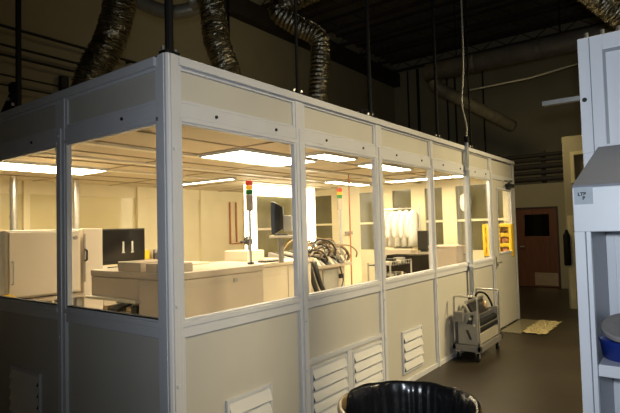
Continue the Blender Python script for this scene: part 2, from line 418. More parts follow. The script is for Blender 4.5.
# tall white cabinet on a stand (left window)
t = thing('process_cabinet', 'big plain cream cabinet seen through the leftmost windows', 'cabinet', (.68, 3.25, F0))
obj('body', B(.30, 1.06, 2.92, 3.6, 1.0, 1.675), 'cab', t, .012)
obj('door', B(.33, 1.03, 2.90, 2.92, 1.02, 1.655), 'cab', t, .006)
obj('stand_top', B(.28, 1.07, 2.86, 3.62, .95, .985), 'mach2', t, .004)
for x in (.30, 1.0):
    for y in (2.9, 3.54): obj('leg', B(x, x+.05, y, y+.05, F0, .95), 'mgrey', t)
b = MB(); tube(b, [(.36, 2.90, 1.15), (.36, 2.87, 1.16), (.36, 2.87, 1.36), (.36, 2.90, 1.37)], .01, 8); obj('handle', b, 'steel', t)
b = MB(); tube(b, [(.99, 2.90, 1.585), (.99, 2.885, 1.585)], .022, 12); obj('lock', b, 'mgrey', t)
# column unit beside it
t = thing('column_unit', 'slim pale upright unit between the big cabinet and the black screen', 'cabinet', (1.2, 3.2, F0))
obj('body', B(1.095, 1.325, 2.93, 3.6, F0, 1.68), 'cab', t, .01)
b = MB(); box(b, 1.098, 1.115, 2.915, 2.93, 1.1, 1.62); obj('door_edge', b, 'mgrey', t)
b = MB(); tube(b, [(1.11, 2.915, 1.33), (1.11, 2.88, 1.34), (1.11, 2.88, 1.44), (1.11, 2.915, 1.45)], .011, 8); obj('handle', b, 'black', t)
# low cabinet with the black screen
t = thing('low_cabinet', 'low cream cabinet carrying the black screen, mostly hidden', 'cabinet', (1.7, 3.25, F0))
obj('body', B(1.34, 2.2, 2.95, 3.6, F0, 1.18), 'mach', t, .01)
obj('worktop', B(1.335, 2.22, 2.93, 3.61, 1.18, 1.21), 'mach2', t, .004)
t = thing('flat_screen', 'large black screen with two white bars, standing behind the low white machine', 'screen', (1.61, 3.0, 1.21))
obj('housing', B(1.325, 1.895, 2.955, 3.01, 1.262, 1.672), 'black', t, .008)
obj('display', B(1.345, 1.875, 2.951, 2.956, 1.285, 1.65), 'screen', t)
for x in (1.585, 1.705):
    b = MB(); box(b, x, x+.022, 2.948, 2.9515, 1.39, 1.52); box(b, x-.008, x+.03, 2.948, 2.9515, 1.385, 1.40); obj('bar_mark', b, 'mark', t)
obj('foot', B(1.48, 1.74, 2.95, 3.1, 1.21, 1.228), 'black', t, .004)
obj('stem', B(1.57, 1.65, 2.995, 3.03, 1.228, 1.35), 'black', t)
t = thing('board_rack', 'small rack of upright boards right of the black screen', 'rack', (2.06, 3.05, 1.21))
obj('base', B(1.95, 2.17, 2.96, 3.12, 1.21, 1.225), 'mach2', t)
for k in range(5): obj('board', B(1.965+k*.042, 1.972+k*.042, 2.97, 3.11, 1.225, 1.40), ('yellow', 'mach', 'cartg', 'mach', 'mgrey')[k], t)
# yellow sack near the left cabinet foot
b = MB(); lathe(b, (.24, 2.72, .985), [(.02, 0), (.07, .004), (.085, .03), (.07, .07), (.03, .09), (.005, .095)], 14, wob=lambda k, i: .012*math.sin(k*2.1+i))
t = thing('side_table', 'narrow table in front of the big cream cabinet, just above the left sill', 'table', (.3, 2.7, F0))
obj('table_top', B(.05+.05, .50, 2.58, 2.84, .955, .985), 'mach2', t, .004)
for x in (.11, .45):
    for y in (2.6, 2.79): obj('leg', B(x, x+.03, y, y+.03, F0, .955), 'mgrey', t)
tag(obj('cleaning_cloth', b, 'yellow', smooth=True), 'crumpled yellow cloth by the leftmost window sill', 'cloth')

# big low machine around the corner post
t = thing('placement_machine', 'long low beige-white machine behind the corner post', 'machine', (1.27, 1.55, F0))
b = MB(); box(b, .74, 1.80, 1.402, 2.15, 1.035, 1.222); obj('hood', b, 'mach2', t, .008)
obj('base', B(.74, 1.80, .93, 1.40, .07, 1.222), 'mach2', t, .008)
obj('rear_base', B(1.0, 1.80, 1.40, 2.15, .07, 1.035), 'mgrey', t)
obj('lid', B(.735, 1.805, .925, 2.155, 1.226, 1.284), 'mach2', t, .008)
obj('raised_cover', B(.742, 1.1, 1.37, 1.71, 1.284, 1.366), 'mach2', t, .006)
obj('side_cover', B(.742, 1.0, 1.0, 1.30, 1.284, 1.36), 'mach2', t, .006)
obj('front_rail', B(.69, .74, 1.38, 2.17, 1.022, 1.045), 'steel', t, .003)
obj('top_tray', B(1.30, 1.68, 1.55, 1.95, 1.284, 1.305), 'mach', t, .005)
obj('name_label', B(1.40, 1.445, .922, .9305, 1.15, 1.19), 'mgrey', t)
for i in range(7):
    y = 1.46+i*.1; z = .84+random.random()*.12
    b = MB(); box(b, .80+.03*random.random(), .99, y-.035, y+.035, z-.06, z+.05); obj('feeder_block', b, ('brown', 'black', 'kick', 'mgrey')[i % 4], t)
for i in range(5):
    b = MB(); y = 1.45+i*.14
    tube(b, smooth_path([(.98, y, .95), (.86, y+.03, .90), (.82, y+.06, .78), (.9, y+.1, .62)], 6), .012, 7); obj('hose', b, ('brown', 'black', 'redpipe', 'black', 'mgrey')[i], t)
for x in (.82, 1.66):
    for y in (1.02, 2.05):
        b = MB(); tube(b, [(x, y, F0), (x, y, .07)], .03, 10); obj('foot', b, 'rubber', t)
b = B(1.12, 1.20, 1.80, 1.88, 1.284, 1.36)
tag(obj('control_box', b, 'black', None, .004), 'small black box on the far edge of the low machine', 'box')

def stack_light(loc, h, label):
    t = thing('stack_light', label, 'signal light', loc, 'stack lights')
    x, y, z = loc
    b = MB(); tube(b, [(x, y, z), (x, y, z+.02)], .035, 12); obj('base', b, 'black', t)
    b = MB(); tube(b, [(x, y, z+.02), (x, y, z+h-.30)], .012, 10); obj('pole', b, 'steel', t)
    for z0, z1, m, n in ((h-.30, h-.14, 'mach2', 'body'), (h-.14, h-.09, 'green', 'green_lens'), (h-.09, h-.05, 'amber', 'amber_lens'), (h-.05, h, 'red', 'red_lens')):
        b = MB(); tube(b, [(x, y, z+z0), (x, y, z+z1-.003)], .036, 14); obj(n, b, m, t, .004)
stack_light((1.765, 1.06, 1.284), .82, 'stack light with red top on a pole at the end of the low machine')

# console machine with CRT
t = thing('console_machine', 'pale console machine between the low machine and the second post', 'machine', (2.5, 1.6, F0))
obj('body', B(2.10, 2.95, 1.22, 2.0, F0, 1.22), 'mach', t, .01)
obj('side_seam', B(2.097, 2.10, 1.25, 1.97, .1, 1.2), 'mgrey', t)
obj('top', B(2.09, 2.96, 1.20, 2.01, 1.222, 1.26), 'mach', t, .006)
obj('rear_riser', B(2.30, 2.58, 1.62, 2.0, 1.26, 1.38), 'mach', t, .01)
obj('door_seam', B(2.52, 2.526, 1.216, 1.222, .1, 1.2), 'mgrey', t)
t = thing('keyboard', 'dark keyboard lying on the console machine', 'keyboard', (2.33, 1.35, 1.26))
obj('case', B(2.22, 2.52, 1.27, 1.40, 1.26, 1.276), 'black', t, .004)
for r in range(3):
    b = MB()
    for k in range(9): box(b, 2.235+k*.031, 2.259+k*.031, 1.285+r*.036, 1.311+r*.036, 1.276, 1.283)
    obj('key_row', b, 'mgrey', t)
mp = at(272, 232, d=5.25); A = Vector((.6, -.8, 0)); D = Vector((.8, .6, 0)); mz = 1.565
def fr(u, w, z): q = Vector((mp.x, mp.y, 0))+A*u+D*w; return (q.x, q.y, z)
def slab(u0, u1, w0, w1, z0, z1, tz=0., tw=0.):
    b = MB(); return hexa(b, [fr(u0, w0, z0), fr(u0, w1, z0), fr(u1, w1-tw, z0+tz), fr(u1, w0+tw, z0+tz), fr(u0, w0, z1), fr(u0, w1, z1), fr(u1, w1-tw, z1-tz), fr(u1, w0+tw, z1-tz)])
ctr = fr(.08, .15, 1.38)
t = thing('monitor_shelf', 'small shelf on a post carrying the black tube monitor', 'shelf', ctr)
obj('shelf_board', slab(-.03, .24, -.02, .32, 1.525, 1.55), 'mach', t, .004)
b = MB(); q = fr(.08, .15, 0); tube(b, [(q[0], q[1], 1.262), (q[0], q[1], 1.525)], .03, 12); obj('post', b, 'mgrey', t)
t = thing('tube_monitor', 'black tube monitor turned sideways in front of the glowing frame', 'monitor', fr(.08, .15, 1.55))
obj('foot', slab(.02, .16, .05, .25, 1.55, mz), 'black', t)
obj('bezel', slab(-.005, .03, 0, .30, mz, mz+.34), 'black', t, .006)
obj('back_shell', slab(.03, .115, .005, .295, mz+.005, mz+.335, .05, .04), 'black', t, .006)
obj('rear_housing', slab(.115, .205, .05, .25, mz+.02, mz+.20, .01, .01), 'mgrey', t, .006)
obj('display', slab(-.009, -.005, .025, .275, mz+.03, mz+.31), 'screen', t)
t = thing('inspection_camera', 'black camera head on a thin arm left of the tube monitor', 'camera', (2.45, 1.75, 1.38))
b = MB(); tube(b, [(2.45, 1.75, 1.38), (2.45, 1.75, 1.49)], .012, 8); obj('arm', b, 'steel', t)
b = MB(); lathe(b, (2.45, 1.75, 1.44), [(.02, 0), (.05, .01), (.055, .05), (.04, .09), (.02, .10)], 14); obj('head', b, 'black', t, smooth=True)
b = MB(); tube(b, [(2.45, 1.75, 1.49), (2.33, 1.75, 1.48)], .014, 8); obj('side_arm', b, 'black', t)

# feeder machine with cables
t = thing('feeder_machine', 'machine topped by a tangle of dark cables in the second front window', 'machine', (3.55, 1.8, F0))
obj('body', B(3.10, 3.98, 1.42, 2.2, F0, 1.10), 'mach2', t, .01)
obj('deck', B(3.02, 4.08, 1.36, 2.22, 1.102, 1.14), 'mach2', t, .004)
obj('centre_door', B(3.45, 3.80, 1.405, 1.42, .2, 1.07), 'mgrey', t, .006)
for k in range(9):
    x = 3.10+k*.10
    b = MB(); hexa(b, [(x-.03, 1.34, 1.142), (x+.03, 1.34, 1.142), (x+.03, 2.0, 1.142), (x-.03, 2.0, 1.142), (x-.03, 1.42, 1.20+.02*(k % 3)), (x+.03, 1.42, 1.20+.02*(k % 3)), (x+.03, 2.0, 1.32), (x-.03, 2.0, 1.32)])
    obj('feeder', b, ('mgrey', 'black', 'mach2')[k % 3], t, .004)
rr = random.Random(3)
for k in range(34):
    x = 3.02+rr.random()*.75; y = 1.42+rr.random()*.3; z = 1.22+rr.random()*.24
    b = MB(); L = .25+rr.random()*.35
    pts = [(x, y, z-.08), (x+L*.25, y-.05+.06*rr.random(), z+.05*rr.random()-.01), (x+L*.6, y-.10, z+.05*rr.random()-.02), (x+L*.85, y-.12, z-.09), (x+L, y-.06, z-.17)]
    if z-.17 < 1.15: pts[-1] = (x+L, y-.06, 1.16)
    tube(b, smooth_path(pts, 6), .006+.007*rr.random(), 7)
    obj('cable', b, ('black', 'brown', 'mgrey', 'black', 'mach2', 'brown')[k % 6], t, smooth=True)
for k in range(2):
    b = MB(); x = 3.06+k*.12
    tube(b, smooth_path([(x, 1.34, 1.20), (x-.01, 1.30, 1.08), (x+.05, 1.29, .92), (x+.16+.04*k, 1.32, .74), (x+.2, 1.41, .55)], 7), .032, 9); obj('hose', b, 'black', t, smooth=True)
b = MB(); tube(b, smooth_path([(3.80, 1.38, 1.10), (3.82, 1.36, .98), (3.84, 1.36, .90), (3.74, 1.36, .76)], 6), .008, 7); obj('cable', b, 'black', t)
obj('gauge', B(3.80, 3.86, 1.36, 1.40, .94, 1.0), 'black', t)
stack_light((4.02, 1.50, 1.14), 1.02, 'stack light with red top above the cable-covered machine')
# partition panel, red pipe
t = thing('partition_panel', 'tall cream panel standing right of the red pipe', 'panel', (4.9, 1.9, F0))
obj('panel', B(4.62, 5.15, 1.86, 1.92, F0, 2.25), 'iwall', t, .005)
obj('foot', B(4.60, 5.17, 1.74, 2.04, F0, .04), 'mgrey', t)
obj('bracket', B(4.68, 4.86, 1.83, 1.86, 1.50, 1.55), 'mgrey', t)
b = MB(); tube(b, [(4.46, 1.62, F0), (4.46, 1.62, 2.39)], .011, 10)
tag(obj('red_pipe', b, 'redpipe'), 'thin upright red pipe right of the far stack light', 'pipe')
# red twin pipe on back wall
b = MB(); tube(b, [(5.62, 5.322, 2.20), (5.62, 5.322, 1.33), (5.98, 5.322, 1.33)], .02, 8)
tag(obj('red_pipe', b, 'redpipe'), 'red-brown pipe bending right on the back wall behind the low machine', 'pipe')
b = MB(); tube(b, [(5.80, 5.322, 2.20), (5.80, 5.322, 1.36)], .02, 8)
tag(obj('red_pipe', b, 'redpipe'), 'straight red-brown pipe beside the bent one on the back wall', 'pipe')
# silver vertical pipes
for (px_, lab) in ((at(13.5, 200, y=4.7).x, 'silver upright pipe above the big cream cabinet, nearer the left edge'), (at(76, 200, y=4.7).x, 'silver upright pipe just right of the left wall post')):
    b = MB(); y = 4.7; tube(b, [(px_, y, F0), (px_, y, 2.40)], .045, 14)
    for z in (1.5, 1.85, 2.2): tube(b, [(px_, y, z), (px_, y, z+.03)], .054, 14)
    tag(obj('silver_pipe', b, 'steel', smooth=False), lab, 'pipe', 'silver pipes')
# booth; its white frame is given a glow, no lamps known in it
t = thing('glow_frame_booth', 'booth with a white frame, glow added to it, around a dark window', 'booth', (5.25, 3.9, F0))
obj('glow_frame', B(4.29, 4.48, 3.50, 3.60, 1.0, 2.20), 'bar', t)
obj('glow_frame', B(5.95, 6.16, 3.50, 3.60, 1.0, 2.20), 'bar', t)
obj('glow_frame', B(4.29, 6.16, 3.50, 3.60, 2.20, 2.38), 'bar', t)
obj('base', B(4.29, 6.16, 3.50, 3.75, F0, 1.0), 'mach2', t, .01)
obj('dark_window', B(4.48, 5.95, 3.585, 3.60, 1.0, 2.20), 'reflpane', t)
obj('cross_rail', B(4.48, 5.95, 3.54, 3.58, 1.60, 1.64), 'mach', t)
# garment rack with smocks
gx = 6.72
a0 = at(384, 211, x=gx); a1 = at(418, 211, x=gx)
t = thing('garment_rail', 'rail holding the row of white smocks', 'rail', (gx, (a0.y+a1.y)/2, F0))
b = MB(); tube(b, [(gx, a1.y-.03, 1.93), (gx, a0.y+.05, 1.93)], .012, 8); obj('rail', b, 'steel', t)
for y in (a1.y-.03, a0.y+.05):
    b = MB(); tube(b, [(gx, y, F0), (gx, y, 1.945)], .014, 8); obj('upright', b, 'steel', t)
    obj('foot', B(gx-.2, gx+.2, y-.015, y+.015, F0, .04), 'mgrey', t)
smock_w = ['leftmost white smock on the rail', 'second white smock from the left on the rail', 'third white smock from the left on the rail', 'fourth white smock from the left on the rail', 'rightmost white smock on the rail']
for k in range(5):
    yc = a0.y-.06-k*(a0.y-a1.y-.08)/4.6; rr = random.Random(k)
    t = thing('white_smock', smock_w[k], 'garment', (gx, yc, 1.2), 'hanging white smocks')
    b = MB(); n = 20; rings = []
    for (z, w_, dp) in ((1.90, .012, .03), (1.87, .045, .10), (1.80, .055, .19), (1.6, .055, .19), (1.4, .052, .20), (1.24, .054, .21)):
        rings.append([b.verts.new((gx+dp*math.cos(2*PI*q/n)*(1+.10*math.sin(q*3+k)), yc+w_*math.sin(2*PI*q/n)*(1+.25*math.sin(q*2.3+z*6+k)), z+(.02*math.sin(q+k) if z < 1.3 else 0))) for q in range(n)])
    for p, q in zip(rings, rings[1:]):
        for i in range(n): b.faces.new((p[i], p[(i+1) % n], q[(i+1) % n], q[i]))
    b.faces.new(rings[0]); b.faces.new(list(reversed(rings[-1])))
    obj('cloth_body', b, 'suit', t, smooth=True)
    b = MB(); tube(b, smooth_path([(gx, yc, 1.895), (gx, yc, 1.93), (gx+.015, yc, 1.953), (gx-.012, yc, 1.955)], 4), .004, 6); obj('hanger_hook', b, 'steel', t)
    b = MB(); tube(b, smooth_path([(gx-.17, yc, 1.81), (gx-.23, yc+.01, 1.62), (gx-.22, yc+.01, 1.40)], 5), [.035]*11, 8); obj('sleeve', b, 'suit', t, smooth=True)
t = thing('gowning_bench', 'cream bench below the hanging smocks', 'bench', (6.75, 2.2, F0))
by0 = at(418, 250, x=6.5).y; by1 = at(384, 250, x=6.5).y
obj('seat', B(6.22, 6.48, by0, by1, 1.06, 1.20), 'mach', t, .006)
for y in (by0+.02, by1-.08): obj('leg', B(6.24, 6.46, y, y+.06, F0, 1.06), 'mgrey', t)
# dark shelf, dark monitor
sx = 5.72
s0 = at(420, 262, x=sx); s1 = at(387, 262, x=sx)
t = thing('dark_shelf_unit', 'dark low shelf unit behind the wire basket rack', 'shelf', (sx, (s0.y+s1.y)/2, F0))
obj('top', B(sx, sx+.35, s0.y, s1.y, 1.10, 1.13), 'dkwood', t)
obj('back_panel', B(sx+.33, sx+.35, s0.y, s1.y, F0, 1.10), 'dkwood', t)
obj('side_panel', B(sx, sx+.33, s0.y, s0.y+.02, F0, 1.10), 'dkwood', t)
obj('side_panel', B(sx, sx+.33, s1.y-.02, s1.y, F0, 1.10), 'dkwood', t)
ym = (s0.y+s1.y)/2
obj('door', B(sx-.015, sx, s0.y, ym-.004, .05, 1.095), 'dkwood', t, .003); obj('door', B(sx-.015, sx, ym+.004, s1.y, .05, 1.095), 'dkwood', t, .003)
for z in (.35, .72): obj('shelf_board', B(sx, sx+.33, s0.y+.02, s1.y-.02, z, z+.02), 'dkwood', t)
m0 = at(429, 247, x=6.2); m1 = at(417, 229, x=6.2)
t = thing('dark_cabinet', 'tall plain cabinet under the square dark screen', 'cabinet', (6.4, (m0.y+m1.y)/2, F0))
obj('body', B(6.2, 6.33, m0.y-.02, m1.y+.0, F0, 1.16), 'mach2', t, .006)
t = thing('square_screen', 'square dark screen in front of a cream post, near the fourth post', 'screen', (6.25, (m0.y+m1.y)/2, 1.16))
obj('housing', B(6.2, 6.28, m0.y, m1.y, 1.19, 1.52), 'black', t, .006)
obj('display', B(6.196, 6.201, m0.y+.02, m1.y-.02, 1.21, 1.50), 'screen', t)
obj('foot', B(6.2, 6.3, m0.y+.05, m1.y-.05, 1.16, 1.19), 'black', t)
# wire basket rack
t = thing('wire_rack', 'wire basket rack with small parts in the third front window', 'rack', (4.75, 1.1, F0))
for x in (4.40, 5.05):
    for y in (.95, 1.3):
        b = MB(); tube(b, [(x, y, F0), (x, y, 1.10)], .012, 8); obj('post', b, 'steel', t)
for z in (.45, .82, 1.06):
    b = MB(); box(b, 4.40, 5.05, .95, 1.30, z, z+.012)
    obj('tray', b, 'black', t)
    b = MB()
    for k in range(9): tube(b, [(4.40+k*.081, .945, z), (4.40+k*.081, .945, z+.06)], .004, 5)
    tube(b, [(4.40, .945, z+.06), (5.05, .945, z+.06)], .006, 6); obj('wire_rim', b, 'steel', t)
names = ['leftmost', 'second', 'third', 'fourth', 'fifth', 'rightmost']
for k in range(6):
    x = 4.46+k*.10; h = .09+.05*((k*37) % 5)/5
    tag(obj('parts_bin', B(x-.035, x+.035, 1.0, 1.12, .832, .832+h), ('black', 'mach', 'mgrey', 'black', 'mach', 'black')[k], None, .004), '%s small parts bin on the middle tray of the wire rack' % names[k], 'bin', 'parts bins')
for k in range(4):
    x = 4.50+k*.14
    tag(obj('parts_bin', B(x-.05, x+.05, 1.0, 1.15, 1.072, 1.072+.05+.03*(k % 2)), ('mach', 'black', 'mach', 'mgrey')[k], None, .004), '%s small box on the top tray of the wire rack' % ['leftmost', 'second', 'third', 'rightmost'][k], 'box', 'top tray boxes')
# box cabinet bay 4
t = thing('beige_cabinet', 'beige waist-high cabinet in the fourth front window', 'cabinet', (6.2, 1.0, F0))
obj('body', B(5.70, 6.15, .50, .95, F0, 1.26), 'mach2', t, .008)
obj('top', B(5.69, 6.16, .49, .96, 1.262, 1.285), 'mach', t, .004)
obj('drawer_front', B(5.73, 6.12, .485, .50, .9, 1.22), 'mach2', t, .004)
b = MB(); tube(b, [(5.95, .485, 1.14), (5.95, .465, 1.14), (5.99, .465, 1.14), (5.99, .485, 1.14)], .006, 6); obj('handle', b, 'black', t)
# yellow racks near the door
def yellow_rack(y0, y1, label):
    x = 6.80
    t = thing('yellow_rack', label, 'rack', (x, (y0+y1)/2, F0), 'yellow racks')
    fr = MB(); zs = (1.08, 1.25, 1.42, 1.58); e = .05
    box(fr, x, x+.12, y0, y0+e, 1.06, 1.60); box(fr, x, x+.12, y1-e, y1, 1.06, 1.60)
    for z in zs: box(fr, x, x+.12, y0+e, y1-e, z-.035, z+.03)
    obj('frame', fr, 'yellow', t, .012)
    for z in (1.165, 1.335): obj('reel', tube(MB(), [(x+.02, (y0+y1)/2, z), (x+.10, (y0+y1)/2, z)], .045, 12), 'redpipe', t)
    obj('back_panel', B(x+.12, x+.13, y0, y1, 1.06, 1.60), 'brown', t)
    obj('stand', B(x+.01, x+.11, y0+.02, y1-.02, F0, 1.06), 'mgrey', t)
yellow_rack(at(512, 240, x=6.8).y, at(497, 240, x=6.8).y, 'yellow rack with square openings behind the cleanroom door glass')
yellow_rack(at(489.5, 240, x=6.8).y, at(482.5, 240, x=6.8).y, 'yellow rack in the narrow window left of the cleanroom door')
t = thing('white_smock', 'single pale smock hanging in the narrow window beside the door', 'garment', (6.9, .78, 1.6))
b = MB(); n = 14; rings = []
for (z, w_, dp) in ((2.16, .02, .02), (2.12, .09, .04), (2.0, .10, .05), (1.9, .09, .05), (1.84, .05, .04)): rings.append([b.verts.new((6.93+dp*math.cos(2*PI*q/n), .78+w_*math.sin(2*PI*q/n)*(1+.1*math.sin(q*3)), z)) for q in range(n)])
for p, q in zip(rings, rings[1:]):
    for i in range(n): b.faces.new((p[i], p[(i+1) % n], q[(i+1) % n], q[i]))
b.faces.new(rings[0]); b.faces.new(list(reversed(rings[-1])))
obj('cloth_body', b, 'suit', t, smooth=True)
b = MB(); tube(b, [(6.93, .78, 2.155), (6.97, .78, 2.22), (7.03, .78, 2.31)], .006, 6); obj('hanger_hook', b, 'steel', t)

# ------------------------------------------------------------------ above the cleanroom: ducts, hangers, wall pipes
def flex(path, r, label, ridges=.028, name='flexible_duct', m='foil', wr=.06, disp=.011):
    P = smooth_path(path, 22); rr = random.Random(5)
    # resample to ~1.2 cm
    Q = [P[0]]; acc = 0
    for a, b_ in zip(P, P[1:]):
        L = (b_-a).length; s = 0
        while acc+(L-s) >= ridges/2:
            s += ridges/2-acc; acc = 0; Q.append(a.lerp(b_, s/L))
        acc += L-s
    rad = [r*(1+(.05 if i % 2 else -.03)+wr*(rr.random()-.5)) for i in range(len(Q))]
    b = MB(); tube(b, Q, rad, 22)
    for v in b.verts: v.co += Vector((rr.random()-.5, rr.random()-.5, rr.random()-.5))*disp
    return tag(obj(name, b, m), label, 'duct')
def pth(*q, d): return [at(u, v, d=d) for u, v in q]
p = pth((124, -45), (120, 0), (110, 40), (90, 80), d=5.0)
flex(p+[Vector((p[-1].x-.06, p[-1].y+.12, 2.62)), Vector((p[-1].x-.08, p[-1].y+.14, 2.461))], .15, 'crinkled foil duct dropping onto the cleanroom above the left windows')
p = pth((206, -14), (213, 12), (217, 42), (228, 74), d=5.0)
D2 = flex(p+[Vector((p[-1].x+.08, p[-1].y, 2.7)), Vector((p[-1].x+.1, p[-1].y, 2.461))], .125, 'crinkled foil duct dropping onto the cleanroom just right of the corner post')
p = pth((330, -14), (300, -2), (278, 10), (296, 25), (318, 38), (320, 62), (318, 98), d=6.0)
flex(p+[Vector((p[-1].x, p[-1].y, 2.461))], .115, 'S-shaped foil duct with an elbow, over the second post', .05, wr=.02, disp=.006)
b = MB(); tube(b, smooth_path(pth((105, -18), (140, 2), (168, 12), (195, 8), (214, -4), (232, -30), d=5.35), 8), .075, 14)
tag(obj('rigid_duct', b, 'galv', smooth=True), 'sagging metal duct crossing the top edge behind the black hanger rod', 'duct')
b = MB(); tube(b, smooth_path(pth((232, -22), (206, -9), (188, 2), d=5.1), 6), .10, 14)
obj('collar', b, 'galv', D2, smooth=True)
# hanger rods
def hanger(x, y, z0, r, label, foot=True):
    t = thing('hanger_rod', label, 'rod', (x, y, z0), 'cleanroom hanger rods')
    b = MB(); tube(b, [(x, y, z0+.02), (x, y, 7.02)], r, 10); obj('rod', b, 'rod', t)
    b = MB(); box(b, x-.05, x+.05, y-.035, y+.035, z0, z0+.02); obj('base_plate', b, 'rod', t)
    if foot:
        for s in (-1, 1):
            b = MB(); tube(b, [(x+s*.045, y, z0+.02), (x+s*.045, y, z0+.045)], .012, 6); obj('bolt', b, 'steel', t)
hanger(.045, 2.02, H+.012, .022, 'black hanger rod over the left wall, at the left edge')
hanger(.045, .04, H+.012, .026, 'black hanger rod rising from the corner post')
hanger(1.27, .04, H+.012, .012, 'thin black rod above the second post')
hanger(2.40, .04, H+.012, .02, 'black rod above the third post with a cable at its foot')
hanger(4.02, .04, H+.012, .018, 'black rod between the fourth post and conduit, in front of the slanting duct')
hanger(at(229, 60, y=1.7).x, 1.7, 2.46, .017, 'black rod behind the second foil duct', False)
hanger(5.2, .04, H+.012, .012, 'short dark rod right of the conduit, far along the wall top')
t = thing('cable_tray_bracket', 'dark bracket with a shiny bolt beside the left hanger rod', 'bracket', (.05, 2.2, H))
b = MB(); hexa(b, [(.02, 2.10, H), (.09, 2.10, H), (.09, 2.34, H), (.02, 2.34, H), (.02, 2.10, H+.16), (.09, 2.10, H+.16), (.09, 2.14, H+.16), (.02, 2.14, H+.16)]); obj('bracket_plate', b, 'rod', t)
b = MB(); lathe(b, (.055, 2.12, H+.16), [(.03, 0), (.045, .02), (.045, .08), (.02, .1)], 12); obj('clamp', b, 'rod', t)
b = MB(); tube(b, [(.02, 2.13, H+.11), (.0, 2.13, H+.11)], .018, 8); obj('bolt', b, 'steel', t)
b = MB(); tube(b, smooth_path([(2.36, .04, H+.065), (2.28, .04, H+.07), (2.20, .03, H+.03), (2.16, .05, H+.012)], 5), .009, 6)
tag(obj('loose_cable', b, 'rod'), 'short loose cable curling at the foot of the third-post rod', 'cable')
# pipes along the beige wall
for i, (v0, r, lab) in enumerate(((25, .024, 'topmost dark pipe along the beige back wall'), (44, .02, 'second dark pipe down the back wall'), (54, .02, 'third dark pipe down the back wall'), (74, .014, 'fourth, fainter pipe down the back wall'), (84, .014, 'lowest faint pipe on the back wall'))):
    y = 5.78; z = at(0, v0, y=y).z
    t = thing('wall_pipe', lab, 'pipe', (3, y, z), 'pipes on the back wall')
    b = MB(); tube(b, [(-2, y, z), (7.8 if i < 1 else 6.5, y, z)], r, 8); obj('pipe_run', b, 'wpipe', t)
    for x in (1.0, 3.6, 6.2): obj('clip', B(x-.02, x+.02, y+.01, 5.9, z-r, z+r), 'wpipe', t)
b = at(65, 82, y=5.8); tag(obj('junction_box', B(b.x-.06, b.x+.06, 5.79, 5.9, b.z-.14, b.z+.1), 'wpipe'), 'small dark box on the back wall left of the foil duct', 'box')

# ------------------------------------------------------------------ far right: big duct, slanting duct, conduits
zb_ = 5.09
t = thing('main_duct', 'long dark round duct crossing the upper right', 'duct', (9, 0, zb_))
b = MB(); tube(b, [(9, 2.3, zb_), (9, -5, zb_)], .20, 24); obj('duct_run', b, 'duct', t, smooth=True)
for y in (1.2, -.1, -1.6): 
    b = MB(); tube(b, [(9, y-.03, zb_), (9, y+.03, zb_)], .215, 24); obj('band', b, 'galv', t)
for y in (1.6, -.5):
    b = MB(); tube(b, [(9, y, zb_+.2), (9, y, 7.02)], .012, 6); obj('hanger', b, 'rod', t)
e0 = Vector((9.25, 1.95, zb_-.46)); e1 = at(512, 126, x=11.0)
sp = smooth_path([Vector((9.0, 2.12, zb_-.215)), Vector((9.02, 2.1, zb_-.33)), e0]+[e0+(e1-e0)*k/4 for k in range(1, 5)], 10)
b = MB(); tube(b, sp, [.14 if k % 2 else .147 for k in range(len(sp))], 20)
tag(obj('spiral_duct', b, 'galv', smooth=True), 'pale spiral duct slanting down below the long dark duct', 'duct')
b = MB(); tube(b, [at(470, 90, x=9.5), at(530, 78, x=9.5), at(590, 60, x=9.5)], .02, 6)
tag(obj('thin_pipe', b, 'cord'), 'thin pale pipe below the long dark duct', 'pipe')
for i, (u, r) in enumerate(((408, .03), (418, .05), (447, .03), (455, .03), (483, .025))):
    p0 = at(u, 90, x=14.3)
    b = MB(); tube(b, [(14.3, p0.y, 0), (14.3, p0.y, 7.0)], r, 8)
    tag(obj('wall_conduit', b, 'wpipe'), 'vertical conduit on the far high wall, %s from the wall corner' % ['first', 'second', 'third', 'fourth', 'fifth'][i], 'conduit', 'far wall conduits')
for i, (z, r) in enumerate(((2.68, .06), (2.84, .05), (3.0, .07), (3.16, .04), (3.28, .05))):
    b = MB(); tube(b, [(11.73-r, 5.8, z), (11.73-r, -6, z)], r, 10)
    tag(obj('office_pipe', b, 'beam'), 'dark horizontal pipe over the office wall, %s from the bottom' % ['first', 'second', 'third', 'fourth', 'fifth'][i], 'pipe', 'pipes over the office wall')
for y, w_ in ((1.6, 'left of'), (.5, 'right of')):
    tag(obj('pipe_support', B(11.735, 11.80, y-.05, y+.05, 2.50, 3.4), 'beam'), 'dark upright bracket behind the office pipes, %s the brown door' % w_, 'bracket', 'pipe supports')
# foil duct top right corner
p = [at(575, -22, d=4.2), at(600, -2, d=4.2), at(622, 14, d=4.2), at(650, 30, d=4.2)]
flex(p, .11, 'crinkled foil duct crossing the top right corner')
# conduit and cord at fifth post
cx = 4.775
t = thing('conduit_pole', 'grey conduit running up the wall beside the cart', 'conduit', (cx, -.05, .72))
b = MB(); box(b, cx-.026, cx+.026, -.066, -.026, .72, 2.70); obj('channel', b, 'cond', t, .006)
for z in (1.05, 2.33): obj('strap', B(cx-.045, cx+.045, -.072, -.024, z, z+.03), 'frame', t)
obj('end_box', B(cx-.03, cx+.03, -.075, -.022, 2.70, 2.78), 'bolt', t)
b = MB(); tube(b, smooth_path([(cx, -.05, 2.78), (cx+.02, -.05, 2.92), (cx-.12, -.05, 3.2), (cx-.06, -.05, 3.5), (cx+.01, -.05, 4.2), (cx+.02, -.05, 7.0)], 8), .011, 7)
tag(obj('drop_cord', b, 'cord'), 'pale cord hanging from the roof down to the conduit', 'cord')

